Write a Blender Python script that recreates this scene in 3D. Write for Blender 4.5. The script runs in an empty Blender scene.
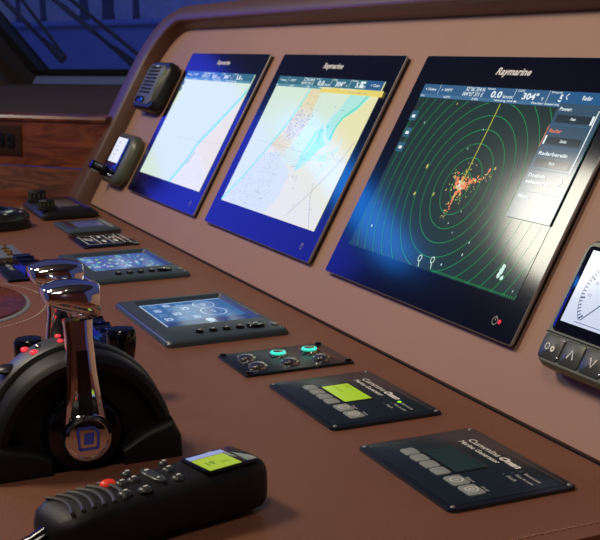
import bpy, bmesh, math, random
from mathutils import Vector, Matrix
PI = math.pi
random.seed(7)
scene = bpy.context.scene
C = scene.collection
def srgb(r, g, b):
    f = lambda c: (c/255/12.92) if c <= 10 else ((c/255+.055)/1.055)**2.4
    return (f(r), f(g), f(b), 1)

# ------------------------------------------------------------------ camera
cam_data = bpy.data.cameras.new('camera'); camera = bpy.data.objects.new('camera', cam_data); C.objects.link(camera)
cam_data.sensor_fit = 'HORIZONTAL'; cam_data.sensor_width = 36; cam_data.lens = 36*1175.08/600
cam_data.clip_start = .02; cam_data.clip_end = 60
camera.matrix_world = Matrix([[0.395306, -0.16994, 0.902693, 1.267569], [0.918447, 0.087834, -0.385669, -0.58834], [-0.013747, 0.981532, 0.190802, 0.345681], [0.0, 0.0, 0.0, 1.0]])
cam_data.dof.use_dof = True; cam_data.dof.focus_distance = 1.15; cam_data.dof.aperture_fstop = 26
scene.camera = camera
scene.view_settings.view_transform = 'Standard'; scene.view_settings.look = 'None'
scene.view_settings.gamma = 1; scene.view_settings.exposure = 0; scene.view_settings.use_curve_mapping = False

# ------------------------------------------------------------------ world: dim bluish exhibition hall
world = bpy.data.worlds.new('hall'); scene.world = world; world.use_nodes = True
wn = world.node_tree.nodes['Background']; wn.inputs[0].default_value = (.13, .15, .38, 1); wn.inputs[1].default_value = .34

# ------------------------------------------------------------------ lamps
def area(name, loc, target, sx, sy, power, col, shape='RECTANGLE', spread=PI):
    l = bpy.data.lights.new(name, 'AREA'); l.shape = shape; l.size = sx; l.size_y = sy; l.energy = power; l.color = col; l.spread = spread
    o = bpy.data.objects.new(name, l); C.objects.link(o); o.location = loc
    o.rotation_euler = (Vector(target)-Vector(loc)).to_track_quat('-Z', 'Y').to_euler(); return o
# warm ceiling light of the wheelhouse, behind and above the helm seat
area('overhead_light', (-.55, -1.25, 1.80), (.1, -.1, 0), .50, .40, 27, (1, .85, .68))
area('overhead_light', (1.5, -1.0, 1.82), (.2, -.1, 0), .50, .40, 9, (1, .84, .68))  # added fill light from the right, not a known fitting
# blue show lighting seen through the side windows: a broad violet screen and an azure band over it
area('blue_show_light', (-8.1, -2.25, 1.72), (-.4, 0, .12), 2.3, 1.45, 24, (.03, .05, 1))
area('azure_show_light', (-8.0, -2.85, 2.78), (-.2, 0, .15), 1.6, .30, 9, (.015, .25, 1))
# round white lamp on the side: glare on the radar display
area('white_side_lamp', (-2.83, -1.67, 1.83), (.33, .07, .17), .52, .52, 11, (1, .95, .80), 'DISK')
# blue light of the hall outside the windscreen
area('hall_blue_light', (-3.3, .9, 2.8), (-5.6, 2.6, .4), 1.5, 1.5, 62, (.30, .42, 1))
# row of small ceiling spots
for i in range(4):
    l = bpy.data.lights.new('ceiling_spot', 'POINT'); l.energy = 1.3; l.shadow_soft_size = .035; l.color = (1, .9, .75)
    o = bpy.data.objects.new('ceiling_spot', l); C.objects.link(o); o.location = (2.1-.38*i, -1.9+.5*i, 1.85)

# ------------------------------------------------------------------ materials
MATS = {}
def mat(name, col, rough=.5, metal=0, emit=None, es=0, spec=.5, bump=0, bscale=300, coat=0, vary=0):
    if name in MATS: return MATS[name]
    m = bpy.data.materials.new(name); m.use_nodes = True; nt = m.node_tree; b = nt.nodes['Principled BSDF']
    b.inputs['Base Color'].default_value = col; b.inputs['Roughness'].default_value = rough; b.inputs['Metallic'].default_value = metal
    b.inputs['Specular IOR Level'].default_value = spec; b.inputs['Coat Weight'].default_value = coat
    if emit: b.inputs['Emission Color'].default_value = emit; b.inputs['Emission Strength'].default_value = es
    if bump or vary:
        tc = nt.nodes.new('ShaderNodeTexCoord'); n = nt.nodes.new('ShaderNodeTexNoise'); n.inputs['Scale'].default_value = bscale; n.inputs['Detail'].default_value = 3
        nt.links.new(tc.outputs['Object'], n.inputs['Vector'])
        if bump:
            v = nt.nodes.new('ShaderNodeTexVoronoi'); v.inputs['Scale'].default_value = bscale*1.2; nt.links.new(tc.outputs['Object'], v.inputs['Vector'])
            ad = nt.nodes.new('ShaderNodeMath'); ad.operation = 'ADD'; nt.links.new(n.outputs['Fac'], ad.inputs[0]); nt.links.new(v.outputs['Distance'], ad.inputs[1])
            bp = nt.nodes.new('ShaderNodeBump'); bp.inputs['Strength'].default_value = bump; bp.inputs['Distance'].default_value = .0006
            nt.links.new(ad.outputs[0], bp.inputs['Height']); nt.links.new(bp.outputs['Normal'], b.inputs['Normal'])
        if vary:
            n2 = nt.nodes.new('ShaderNodeTexNoise'); n2.inputs['Scale'].default_value = 14; n2.inputs['Detail'].default_value = 5
            nt.links.new(tc.outputs['Object'], n2.inputs['Vector'])
            mx = nt.nodes.new('ShaderNodeMix'); mx.data_type = 'RGBA'; mx.inputs[6].default_value = [c*(1-vary) for c in col[:3]]+[1]; mx.inputs[7].default_value = [min(1, c*(1+vary)) for c in col[:3]]+[1]
            nt.links.new(n2.outputs['Fac'], mx.inputs[0]); nt.links.new(mx.outputs[2], b.inputs['Base Color'])
    MATS[name] = m; return m
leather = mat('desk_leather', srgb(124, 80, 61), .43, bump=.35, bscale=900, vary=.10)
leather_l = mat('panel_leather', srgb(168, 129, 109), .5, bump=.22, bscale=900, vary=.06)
cowl_m = mat('cowl_leather', srgb(92, 63, 51), .36, bump=.4, bscale=420, vary=.08)
black_g = mat('gloss_black', srgb(8, 9, 12), .07)
glass_b = mat('display_glass', srgb(3, 4, 6), .10)
black_p = mat('black_plastic', srgb(20, 21, 23), .38)
black_s = mat('satin_black', srgb(14, 14, 15), .5, spec=.35, bump=.2, bscale=900)
char_m = mat('charcoal_plastic', srgb(62, 62, 60), .4, bump=.15, bscale=900)
grey_f = mat('slate_grey_frame', srgb(60, 74, 84), .34)
olive = mat('dark_olive_casing', srgb(96, 100, 86), .32, metal=.3)
silver = mat('silver', srgb(190, 190, 188), .22, metal=1)
edge_m = mat('grey_edge', srgb(150, 150, 152), .45, metal=.4)
chrome = mat('chrome', srgb(235, 235, 238), .05, metal=1)
navy = mat('navy_panel', srgb(22, 30, 40), .3)
navy2 = mat('navy_membrane', srgb(27, 38, 50), .3)
key_m = mat('grey_key', srgb(150, 160, 160), .35)
gold = mat('brass', srgb(190, 150, 70), .25, metal=1)
white_i = mat('white_print', srgb(245, 245, 240), .4)
grey_i = mat('grey_print', srgb(185, 190, 190), .4)
stitch_m = mat('thread', srgb(160, 120, 95), .6)
dark_t = mat('dark_trim', srgb(62, 50, 40), .8, spec=.15, bump=.2)
black_r = mat('rubber_black', srgb(9, 9, 10), .6, spec=.25)
def em(name, r, g, b, s=1.0, rough=.10):
    return mat(name, (.01, .01, .012, 1), rough, emit=srgb(r, g, b), es=s)
def wood(name, c1, c2, scale=9, rot=0, rough=.22, spec=.5):
    m = bpy.data.materials.new(name); m.use_nodes = True; nt = m.node_tree; b = nt.nodes['Principled BSDF']; b.inputs['Roughness'].default_value = rough
    tc = nt.nodes.new('ShaderNodeTexCoord'); mp = nt.nodes.new('ShaderNodeMapping'); mp.inputs['Scale'].default_value = (1.2, 1.2, 7); mp.inputs['Rotation'].default_value = (rot, rot*.4, 0)
    b.inputs['Specular IOR Level'].default_value = spec; n = nt.nodes.new('ShaderNodeTexNoise'); n.inputs['Scale'].default_value = scale; n.inputs['Detail'].default_value = 6; n.inputs['Distortion'].default_value = 1.6
    r = nt.nodes.new('ShaderNodeValToRGB'); r.color_ramp.elements[0].position = .36; r.color_ramp.elements[1].position = .64
    r.color_ramp.elements[0].color = c1; r.color_ramp.elements[1].color = c2
    nt.links.new(tc.outputs['Object'], mp.inputs[0]); nt.links.new(mp.outputs[0], n.inputs['Vector']); nt.links.new(n.outputs['Fac'], r.inputs[0]); nt.links.new(r.outputs[0], b.inputs['Base Color']); return m
wood_m = wood('mahogany', srgb(84, 44, 28), srgb(136, 74, 44), 4.5)
wood_d = wood('mahogany_dark', srgb(70, 34, 24), srgb(118, 62, 40), 7, .9, .5, .15)
wood_r = wood('mahogany_disc', srgb(80, 38, 30), srgb(120, 62, 44), 20, 0, .15)

# ------------------------------------------------------------------ mesh helpers
ORG = {}
class MB:
    def __init__(s): s.v = []; s.f = []; s.mi = []; s.mats = []; s.cur = 0
    def use(s, m):
        if m not in s.mats: s.mats.append(m)
        s.cur = s.mats.index(m); return s
    def add(s, vs, fs):
        k = len(s.v); s.v += [tuple(v) for v in vs]
        for f in fs: s.f.append([i+k for i in f]); s.mi.append(s.cur)
        return s
    def stack(s, loops, cap0=True, cap1=True, closed=False):
        n = len(loops[0]); vs = [p for l in loops for p in l]; fs = []
        L = len(loops)
        for i in range(L if closed else L-1):
            a = i*n; b = ((i+1) % L)*n
            for j in range(n): k = (j+1) % n; fs.append([a+j, a+k, b+k, b+j])
        if not closed:
            if cap0: fs.append(list(range(n))[::-1])
            if cap1: fs.append([(L-1)*n+j for j in range(n)])
        return s.add(vs, fs)
    def box(s, x0, x1, y0, y1, z0, z1):
        return s.stack([[(x0, y0, z), (x1, y0, z), (x1, y1, z), (x0, y1, z)] for z in (z0, z1)])
    def poly(s, pts): return s.add(pts, [list(range(len(pts)))])
    def slab(s, x0, x1, y0, y1, z0, z1, r=.005, bev=.001, n=5, inset0=0):
        return s.stack([lift(rr(x0+i, x1-i, y0+i, y1-i, max(r-i, .0003), n), z) for i, z in
                        ((inset0, z0), (0, z0+(bev if inset0 else 0)), (0, z1-bev), (bev*.3, z1-bev*.3), (bev, z1))])
    def tube(s, path, r, n=10, cap=True):
        path = [Vector(p) for p in path]; R = r if isinstance(r, (list, tuple)) else [r]*len(path); loops = []; up = None
        for i, p in enumerate(path):
            t = (path[min(i+1, len(path)-1)]-path[max(i-1, 0)]).normalized()
            if up is None: up = t.orthogonal().normalized()
            up = (up-t*up.dot(t)).normalized(); q = t.cross(up)
            loops.append([tuple(p+R[i]*(math.cos(2*PI*j/n)*up+math.sin(2*PI*j/n)*q)) for j in range(n)])
        return s.stack(loops, cap, cap)
    def lathe(s, c, prof, axis='z', n=28, cap0=True, cap1=True):
        loops = []
        for r, h in prof:
            l = []
            for j in range(n):
                a, b = r*math.cos(2*PI*j/n), r*math.sin(2*PI*j/n)
                l.append({'z': (c[0]+a, c[1]+b, c[2]+h), 'x': (c[0]+h, c[1]+a, c[2]+b), 'y': (c[0]+b, c[1]+h, c[2]+a)}[axis])
            loops.append(l)
        return s.stack(loops, cap0, cap1)
    def ellip(s, c, rx, ry, rz, n=16, m=8, half=False):
        loops = []
        for i in range(1, m) if not half else range(0, m):
            t = (PI*i/m - PI/2) if not half else PI/2*i/m
            loops.append([(c[0]+rx*math.cos(t)*math.cos(2*PI*j/n), c[1]+ry*math.cos(t)*math.sin(2*PI*j/n), c[2]+rz*math.sin(t)) for j in range(n)])
        return s.stack(loops)
    def line(s, pts, w, z=None, closed=False):
        # flat ribbon following a 2D path at height z
        P = [Vector((p[0], p[1])) for p in pts]; N = len(P); L = []; Rr = []
        for i in range(N):
            a = P[(i-1) % N] if closed or i > 0 else P[i]; b = P[(i+1) % N] if closed or i < N-1 else P[i]
            t = (b-a); t = t.normalized() if t.length else Vector((1, 0)); q = Vector((-t.y, t.x))*w/2
            L.append((P[i]+q).to_tuple()+(z,)); Rr.append((P[i]-q).to_tuple()+(z,))
        fs = [[i, N+i, N+(i+1) % N, (i+1) % N] for i in range(N if closed else N-1)]
        return s.add(L+Rr, fs)
    def text(s, body, x0, x1, y0, y1, z, bold=.0, shear=0, rot=0):
        # lettering fitted into the box x0..x1, y0..y1
        cu = bpy.data.curves.new('t', 'FONT'); cu.body = body; cu.size = 1; cu.offset = bold; cu.shear = shear; cu.resolution_u = 2
        o = bpy.data.objects.new('t', cu); C.objects.link(o); bpy.context.view_layer.update()
        me = bpy.data.meshes.new_from_object(o.evaluated_get(bpy.context.evaluated_depsgraph_get()))
        bpy.data.objects.remove(o); V = [v.co.copy() for v in me.vertices]; F = [list(p.vertices) for p in me.polygons]; bpy.data.meshes.remove(me); bpy.data.curves.remove(cu)
        if not V: return s
        ax, bx = min(v.x for v in V), max(v.x for v in V); ay, by = min(v.y for v in V), max(v.y for v in V)
        if bx-ax < .05: bx = ax+.05
        out = []
        for v in V:
            a = (v.x-ax)/(bx-ax); b = (v.y-ay)/(by-ay)
            out.append((x0+a*(x1-x0), y0+b*(y1-y0), z))
        if rot:
            cx, cy = (x0+x1)/2, (y0+y1)/2; ca, sa = math.cos(rot), math.sin(rot)
            out = [(cx+(x-cx)*ca-(y-cy)*sa, cy+(x-cx)*sa+(y-cy)*ca, z) for x, y, z in out]
        return s.add(out, F)
    def build(s, name, m=None, parent=None, smooth=True, xf=None):
        org = ORG.get(parent.name, (0, 0, 0)) if parent else (0, 0, 0)
        vs = s.v if not xf else [tuple(xf(Vector(v))) for v in s.v]
        me = bpy.data.meshes.new(name); me.from_pydata([(v[0]-org[0], v[1]-org[1], v[2]-org[2]) for v in vs], [], s.f)
        ms = s.mats or [m]
        for q in ms: me.materials.append(q)
        me.polygons.foreach_set('material_index', s.mi if s.mats else [0]*len(s.f))
        bm = bmesh.new(); bm.from_mesh(me); bmesh.ops.recalc_face_normals(bm, faces=bm.faces) if not s.mats else None; bm.to_mesh(me); bm.free()
        if smooth:
            me.polygons.foreach_set('use_smooth', [True]*len(me.polygons)); me.set_sharp_from_angle(angle=math.radians(35))
        o = bpy.data.objects.new(name, me); C.objects.link(o); o.parent = parent
        ORG[o.name] = org
        return o
def rr(x0, x1, y0, y1, r, n=5):
    pts = []
    for cx, cy, a in ((x1-r, y0+r, -PI/2), (x1-r, y1-r, 0), (x0+r, y1-r, PI/2), (x0+r, y0+r, PI)):
        for i in range(n+1): t = a+PI/2*i/n; pts.append((cx+r*math.cos(t), cy+r*math.sin(t)))
    return pts
def lift(l, z): return [(p[0], p[1], z) for p in l]
def ring2(cx, cy, rx, ry=None, n=40): ry = ry or rx; return [(cx+rx*math.cos(2*PI*i/n), cy+ry*math.sin(2*PI*i/n)) for i in range(n)]
def inside(p, poly):
    c = False; n = len(poly)
    for i in range(n):
        a, b = poly[i], poly[i-1]
        if (a[1] > p[1]) != (b[1] > p[1]) and p[0] < (b[0]-a[0])*(p[1]-a[1])/(b[1]-a[1])+a[0]: c = not c
    return c
TH = 1.06301
def tag(o, label, cat, group=None, kind=None):
    o['label'] = label; o['category'] = cat
    if group: o['group'] = group
    if kind: o['kind'] = kind
    return o
def thing(name, label, cat, loc, group=None, panel=False):
    # desk things: loc is x, y, z.  panel things: loc is u, v, height over the sloped panel
    o = bpy.data.objects.new(name, None); C.objects.link(o); tag(o, label, cat, group); o.empty_display_size = .02
    if panel:
        u, v, h = loc; o.location = (u, v*math.cos(TH)-h*math.sin(TH), v*math.sin(TH)+h*math.cos(TH)); o.rotation_euler = (TH, 0, 0)
    else: o.location = loc
    ORG[o.name] = loc; return o
def struct(o): o['kind'] = 'structure'; return o

# ================================================================== the helm console
XL, XR = -1.395, 1.0
con = thing('helm_console', 'long brown leather covered helm console with sloped instrument panel and raised surround', 'console', (0, 0, 0))
def rotp(v): return (v[0], v[1]*math.cos(TH)-v[2]*math.sin(TH), v[1]*math.sin(TH)+v[2]*math.cos(TH))
b = MB()
XD = .632
prof = [(-.78, -.05), (-.78, -.006), (-.775, 0), (-.004, 0), (-.0005, -.004), (-.0005, -.05)]
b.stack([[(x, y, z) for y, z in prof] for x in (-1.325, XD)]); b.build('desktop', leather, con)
b = MB()
prof = [(-.03, -.004), (.0006, -.002), (.0020, 0), (.432, 0), (.432, -.03), (-.03, -.03)]
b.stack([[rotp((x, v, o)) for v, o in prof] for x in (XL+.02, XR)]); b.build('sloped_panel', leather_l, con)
# padded surround: section swept along the panel border
b = MB(); rad = .115; u0, vt = -1.285, .427
path = [(u0, -.03, -1, 0), (u0, vt-rad, -1, 0)]
for i in range(1, 12):
    t = PI-PI/2*i/12; path.append((u0+rad+rad*math.cos(t), vt-rad+rad*math.sin(t), math.cos(t), math.sin(t)))
path += [(u0+rad, vt, 0, 1), (XR, vt, 0, 1)]
sec = [(0, -.02), (.001, 0), (.0075, .024), (.010, .0285), (.016, .031), (.030, .0325), (.075, .0325), (.092, .029), (.100, .020), (.104, .0), (.106, -.03), (.106, -.16), (.02, -.16)]
b.stack([[rotp((u+du*d*k, v+dv*d*k2, o)) for d, o in sec] for u, v, du, dv in path for k, k2 in [(1, .45 if dv > .9 else (1-.55*dv))]])
b.build('padded_surround', cowl_m, con)
# stitched seam near the right end of the desk
b = MB()
y = -.77
while y < -.02: b.box(.6135, .6147, y, y+.0042, -.0004, .0007); y += .006
st = b.build('stitching', stitch_m, con); st['kind'] = 'stuff'; st['label'] = 'pale thread stitching'
# dark piping where panel meets desk
b = MB(); b.tube([(-1.28, -.0015, .0005), (XD, -.0015, .0004)], .0011, 8); b.build('piping', black_r, con)
b = MB(); b.box(-1.32, XR, -.74, .30, -.75, -.0505); b.build('cabinet_body', wood_m, con)
b = MB(); b.box(XD+.002, XR, -.78, -.002, -.05, -.018); b.build('side_board', wood_d, con)

# ================================================================== the setting
O3 = Vector((-1.583, -.136, 0)); W3 = Vector((.82, .573, 0)).normalized(); N3 = Vector((-.573, .82, 0)).normalized()
def wf(s, d, z): p = O3+W3*s+N3*d; return (p.x, p.y, z)
def wbox(b, s0, s1, d0, d1, z0, z1): return b.stack([[wf(s0, d0, z), wf(s1, d0, z), wf(s1, d1, z), wf(s0, d1, z)] for z in (z0, z1)])
b = MB(); wbox(b, -1.6, .33, 0, .03, .069, .176)
struct(b.build('wall_left', wood_m))
b = MB()
sec = [(-.004, .174), (-.006, .180), (-.002, .186), (.01, .1875), (.06, .188), (.06, .177), (0, .176)]
b.stack([[wf(s, d, z) for d, z in sec] for s in (-1.6, .33)]); struct(b.build('trim_1', wood_m))
# sloping wooden board from the desk edge up to the seam
b = MB()
b.add([wf(-1.6, -.004, .071), wf(.245, -.004, .067), (-1.327, .03, -.001), (-1.327, -.75, -.001), wf(-1.6, -.004, -.3), wf(.245, -.004, -.3), (-1.327, .03, -.3), (-1.327, -.75, -.3)],
      [[0, 3, 2, 1], [4, 5, 6, 7], [0, 1, 5, 4], [3, 7, 6, 2]])
struct(b.build('trim_2', wood_d))
# dark dashboard shelf below the windscreen
b = MB(); b.stack([[wf(s, d, z) for d, z in ((.05, .12), (.05, .184), (.9, .222), (.9, .12))] for s in (-2.2, 1.2)]); struct(b.build('trim_3', dark_t))
sill = mat('sill_gloss', srgb(96, 108, 150), .12)
b = MB(); b.stack([[wf(s, d, z) for d, z in ((.86, .2215), (.885, .252), (.93, .255), (.93, .21))] for s in (-.735, 1.2)]); struct(b.build('trim_4', sill))
# window: gasket, pane, side pillar
GZ = [(-.728, .259), (-.907, .424), (-1.15, .65)]
b = MB(); b.stack([[wf(s, d, z) for d, z in ((.875, .250), (.875, .268), (.925, .268), (.925, .250))] for s in (-.74, 1.2)])
for a, c in ((0, 1), (1, 2)):
    (s0, z0), (s1, z1) = GZ[a], GZ[c]
    b.stack([[wf(s+ds, d, z) for ds, d in ((-.022, .87), (.022, .87), (.022, .925), (-.022, .925))] for s, z in ((s0, z0), (s1, z1))])
struct(b.build('window_1', black_r))
pillar = mat('pillar_leather', srgb(34, 31, 34), .5, bump=.2)
b = MB(); b.stack([[wf(s, d, z) for s, z in ((-2.2, .20), (-.735, .20), (-.735, .259), (-.92, .424), (-1.17, .65), (-2.2, .65))] for d in (.88, .93)]); struct(b.build('wall_back', pillar))
b = MB(); b.stack([[wf(s, d, z) for s, z in ((-2.2, .20), (-.78, .20), (-1.02, .424), (-1.27, .65), (-2.2, .65))] for d in (.80, .879)]); struct(b.build('trim_5', dark_t))
gm = bpy.data.materials.new('window_glass'); gm.use_nodes = True; nt = gm.node_tree; nt.nodes.clear()
out = nt.nodes.new('ShaderNodeOutputMaterial'); mx = nt.nodes.new('ShaderNodeMixShader'); tr = nt.nodes.new('ShaderNodeBsdfTransparent'); gl = nt.nodes.new('ShaderNodeBsdfGlossy')
tr.inputs[0].default_value = (.78, .84, .95, 1); gl.inputs['Roughness'].default_value = .02; mx.inputs[0].default_value = .08
nt.links.new(tr.outputs[0], mx.inputs[1]); nt.links.new(gl.outputs[0], mx.inputs[2]); nt.links.new(mx.outputs[0], out.inputs[0])
b = MB(); b.stack([[wf(s, d, z) for s, z in ((-.728, .262), (1.2, .262), (1.2, .65), (-1.15, .65), (-.907, .424))] for d in (.896, .902)]); struct(b.build('window_2', gm))
# the rest of the wheelhouse behind the helm seat
lining = mat('pale_lining', srgb(120, 108, 96), .6); floor_m = mat('carpet', srgb(60, 50, 46), .9)
b = MB(); b.box(-1.8, 3.2, -3.5, .9, 1.95, 2.0); struct(b.build('ceiling', lining))
b = MB(); b.box(-1.8, 3.2, -3.5, -.78, -.80, -.75); struct(b.build('floor', floor_m))
b = MB(); b.box(3.15, 3.2, -3.5, .9, -.75, 1.95); struct(b.build('wall_right', wood_m))
b = MB(); b.box(-1.2, 3.15, -3.5, -3.45, -.75, .6); struct(b.build('wall_rear', wood_m))
# outside: hall backdrop and a blue hull alongside, posts on its rail
back = mat('hall_backdrop', srgb(185, 190, 220), .8, vary=.35)
hull = mat('blue_hull', srgb(96, 112, 165), .5, vary=.25)
b = MB(); wbox(b, -6, 6, 6, 6.1, -1.5, 4); struct(b.build('wall_far', back))
HZ = (-3.4437, 0.5088)[1]-.01
hl = thing('moored_hull', 'smooth blue lit boat hull beyond the windscreen', 'boat hull', wf(0, 4, -1))
b = MB(); b.stack([[wf(s, d, z) for d, z in ((3.9, -1.5), (3.82, .1), (3.8, HZ-.02), (3.84, HZ), (4.4, HZ+.005), (4.4, -1.5))] for s in (-5, 5)]); b.build('hull_side', hull, hl)
b = MB(); b.tube([wf(-5, 3.79, HZ-.03), wf(5, 3.79, HZ-.03)], .012, 8); b.build('rub_rail', mat('rail_blue', srgb(80, 96, 150), .6), hl)
postm = mat('dark_post', srgb(34, 36, 60), .5)
for i, (s, w_, lab) in enumerate([((-4.0119, 0.6026)[0], .020, 'dark post outside, first from the left above the blue hull'), ((-3.7756, 0.5964)[0], .024, 'dark post outside, second from the left above the blue hull'), ((-3.4029, 0.5867)[0], .034, 'dark post outside, third from the left above the blue hull'), ((-3.1928, 0.5812)[0], .045, 'wide dark post outside above the blue hull, fourth from the left'), ((-2.9549, 0.5750)[0], .024, 'dark post outside above the hull, nearest the padded surround')]):
    t = thing('dock_post', lab, 'post', wf(s, 4.1, HZ), 'posts beyond the blue hull')
    b = MB(); b.stack([[wf(s+q*w_*k, 4.1+e*w_*k, z) for q, e in ((-1, -.5), (1, -.5), (1, .5), (-1, .5))] for z, k in ((HZ+.006, 1), (HZ+.06, .8), (HZ+.14, .8), (HZ+.2, 1), (.95, 1))]); b.build('post_body', postm, t)
    b = MB(); b.stack([[wf(s+q*w_*1.3, 4.1+e*w_*1.3, z) for q, e in ((-1, -.6), (1, -.6), (1, .6), (-1, .6))] for z in (.951, .98)]); b.build('post_cap', postm, t)
# wipers
def wiper(label, p0, p1, q0, q1, head):
    t = thing('windscreen_wiper', label, 'wiper', wf(p1[0], .94, p1[1]), 'wipers on the windscreen')
    P = lambda p, d=.94: wf(p[0], d, p[1])
    b = MB(); b.tube([P(p0), P(p1)], .0065, 8); b.build('arm', black_r, t)
    b = MB(); b.tube([P(q0, .95), P(q1, .95)], .0065, 8); b.build('arm', black_r, t)
    b = MB(); b.tube([P(p0), P(((p0[0]+p1[0])/2, (p0[1]+p1[1])/2))], .009, 8); b.build('spring', postm, t)
    m = ((p1[0]*.35+q1[0]*.65), (p1[1]*.35+q1[1]*.65)); k = ((p0[0]*.3+p1[0]*.7), (p0[1]*.3+p1[1]*.7))
    b = MB(); b.tube([P(k, .945), P(p1, .945)], [head*.5, head], 10); b.build('arm_head', black_r, t)
    return t
wiper('pair of dark parallel wiper arms sloping down behind the padded surround', (-0.7196, 0.5110), (-0.3353, 0.2580), (-0.6578, 0.5090), (-0.3021, 0.2767), .017)
wiper('dark wiper blade with thick lower end at the left of the windscreen', (-0.9577, 0.5253), (-0.6727, 0.2967), (-0.8734, 0.5225), (-0.6634, 0.3031), .015)

# outlet on the wooden wall
def on_wall(v): p = O3+W3*v[0]-N3*v[2]; return Vector((p.x, p.y, v[1]))   # (s, z, out)
t = thing('socket_outlet', 'dark wooden plate with two round sockets on the wall', 'socket', wf(-.2, 0, .1)); ORG[t.name] = tuple(t.location)
p0, p1 = (-0.0758, 0.1620), (0.0671, 0.0930)
b = MB(); b.slab(p0[0], p1[0], p1[1], p0[1], .0, .006, .004, .0015); b.build('mounting_plate', mat('plate_brown', srgb(58, 38, 30), .35), t, xf=on_wall)
for c in ((-0.0318, 0.1275), (0.0048, 0.1286), (0.0375, 0.1273)):
    b = MB(); b.slab(c[0]-.0125, c[0]+.0125, c[1]-.017, c[1]+.017, .006, .010, .006, .001); so = b.build('socket', black_p, t, xf=on_wall)
    b = MB(); b.lathe((c[0], c[1], .010), [(.0095, 0), (.0105, .0015), (.0075, .0018), (.0065, -.001), (.003, -.0015)], 'z', 20); b.build('socket_hole', mat('socket_teal', srgb(30, 40, 42), .25), so, xf=on_wall)

# ================================================================== the three displays
MW, MH, MT, MV = 0.4276, 0.3076, .008, 0.0608
def lettering(parent, body, x0, x1, y0, y1, z, m, bold=0, shear=0, rot=0, name='lettering'):
    return MB().text(body, x0, x1, y0, y1, z, bold, shear, rot).build(name, m, parent, smooth=False)
def display(u, label):
    t = thing('chart_display', label, 'display', (u, MV, 0), 'large glass front displays on the sloped panel', panel=True)
    x1, y0, y1 = u+MW, MV, MV+MH
    b = MB(); b.slab(u+.002, x1-.002, y0+.002, y1-.002, 0, .0050, .004, .0005, 3); b.build('housing', black_p, t)
    b = MB().use(edge_m)
    lo = [lift(rr(u+i, x1-i, y0+i, y1-i, max(.004-i, .002), 4), z) for i, z in ((0, .0048), (0, .0072), (.0008, MT))]
    b.stack(lo, True, False); b.use(glass_b); b.poly(lo[-1]); g = b.build('front_glass', None, t)
    lettering(t, 'Raymarine', u+MW/2-.036, u+MW/2+.034, y1-.0265, y1-.0145, MT+.0002, white_i, .025, .32, name='maker_name')
    cx, cy = (0.2877, 0.0732)[0]-(-0.0811, 0.0642)[0]+u, (0.3108, 0.0786)[1]
    b = MB(); b.line(ring2(x1-.040, y0+.018, .0042, n=20), .0006, MT+.0003, True); b.line([(x1-.040, y0+.018), (x1-.040, y0+.0235)], .0008, MT+.0003); b.build('power_mark', grey_i, t)
    return t
SL, SR, ST, SB = 0.0311, 0.0241, 0.0405, 0.0427
def screen_box(u): return u+SL, u+MW-SR, MV+SB, MV+MH-ST
hdr = em('header_teal', 52, 110, 128, .9); hdr2 = em('header_teal_light', 90, 150, 165, .9); hdr_b = em('header_blue', 38, 92, 140, .9); ink = em('screen_white', 225, 238, 240, 1)
def header(b, x0, x1, y1, z, c1, c2, texts=True, hb=.0135):
    b.use(c1).poly([(x0, y1-hb, z), (x1, y1-hb, z), (x1, y1, z), (x0, y1, z)])
    b.use(c2).poly([(x0, y1-hb-.0045, z), (x1, y1-hb-.0045, z), (x1, y1-hb, z), (x0, y1-hb, z)])
    w = x1-x0; z2 = z+.0002; b.use(ink)
    def T(s, a, c, d, e, bold=.01): b.text(s, x0+w*a, x0+w*c, y1-hb*e, y1-hb*d, z2, bold)
    T('< Home', .02, .09, .35, .65); T('> WPT', .125, .195, .35, .65)
    T("52\u00b006'.354 N", .275, .385, .06, .46); T("004\u00b007'.371 E", .265, .385, .54, .94); T('Speed', .40, .44, .05, .25)
    T('0.0', .43, .49, .30, .95, .03); T('knots', .50, .55, .6, .92); T('COG', .565, .60, .05, .25); T('304\u00b0', .60, .68, .28, .92, .03); T('T', .695, .71, .65, .9)
    T('Depth', .735, .785, .05, .25); T('5.8', .78, .835, .28, .92, .03); T('m', .845, .865, .65, .9)
    for q in (.11, .555, .725): b.line([(x0+w*q, y1-hb), (x0+w*q, y1)], .0006, z2)
    b.text('West', x0+.002, x0+.012, y1-hb-.0038, y1-hb-.0008, z2); b.text('60%', x0+w*.16, x0+w*.20, y1-hb-.0038, y1-hb-.0008, z2); b.text('24h', x0+w*.33, x0+w*.37, y1-hb-.0038, y1-hb-.0008, z2)
    b.text('Heading 304 M', x0+w*.46, x0+w*.58, y1-hb-.0038, y1-hb-.0008, z2, .01); b.text('Radar bearing', x0+w*.66, x0+w*.80, y1-hb-.0038, y1-hb-.0008, z2, .01)
sea = em('chart_sea', 222, 240, 218, .92); sea2 = em('chart_shallow', 205, 236, 236, .95); turq = em('chart_turquoise', 120, 222, 204, .95); turq_l = em('chart_pale_turquoise', 178, 236, 226, .95)
cream = em('chart_land', 240, 234, 182, .92); beige = em('chart_beige', 236, 224, 178, .92); lav = em('chart_lavender', 222, 234, 218, .92); yel = em('chart_yellow', 236, 214, 110, .95)
pink = em('chart_pink', 238, 238, 206, .92); dot_d = em('chart_ink', 120, 130, 150, .95); dot_b = em('chart_blue_dot', 130, 160, 205, .95); line_m = em('chart_line', 150, 160, 160, .95)
def clipx(pts, z): return [(p[0], p[1], z) for p in pts]
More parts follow.
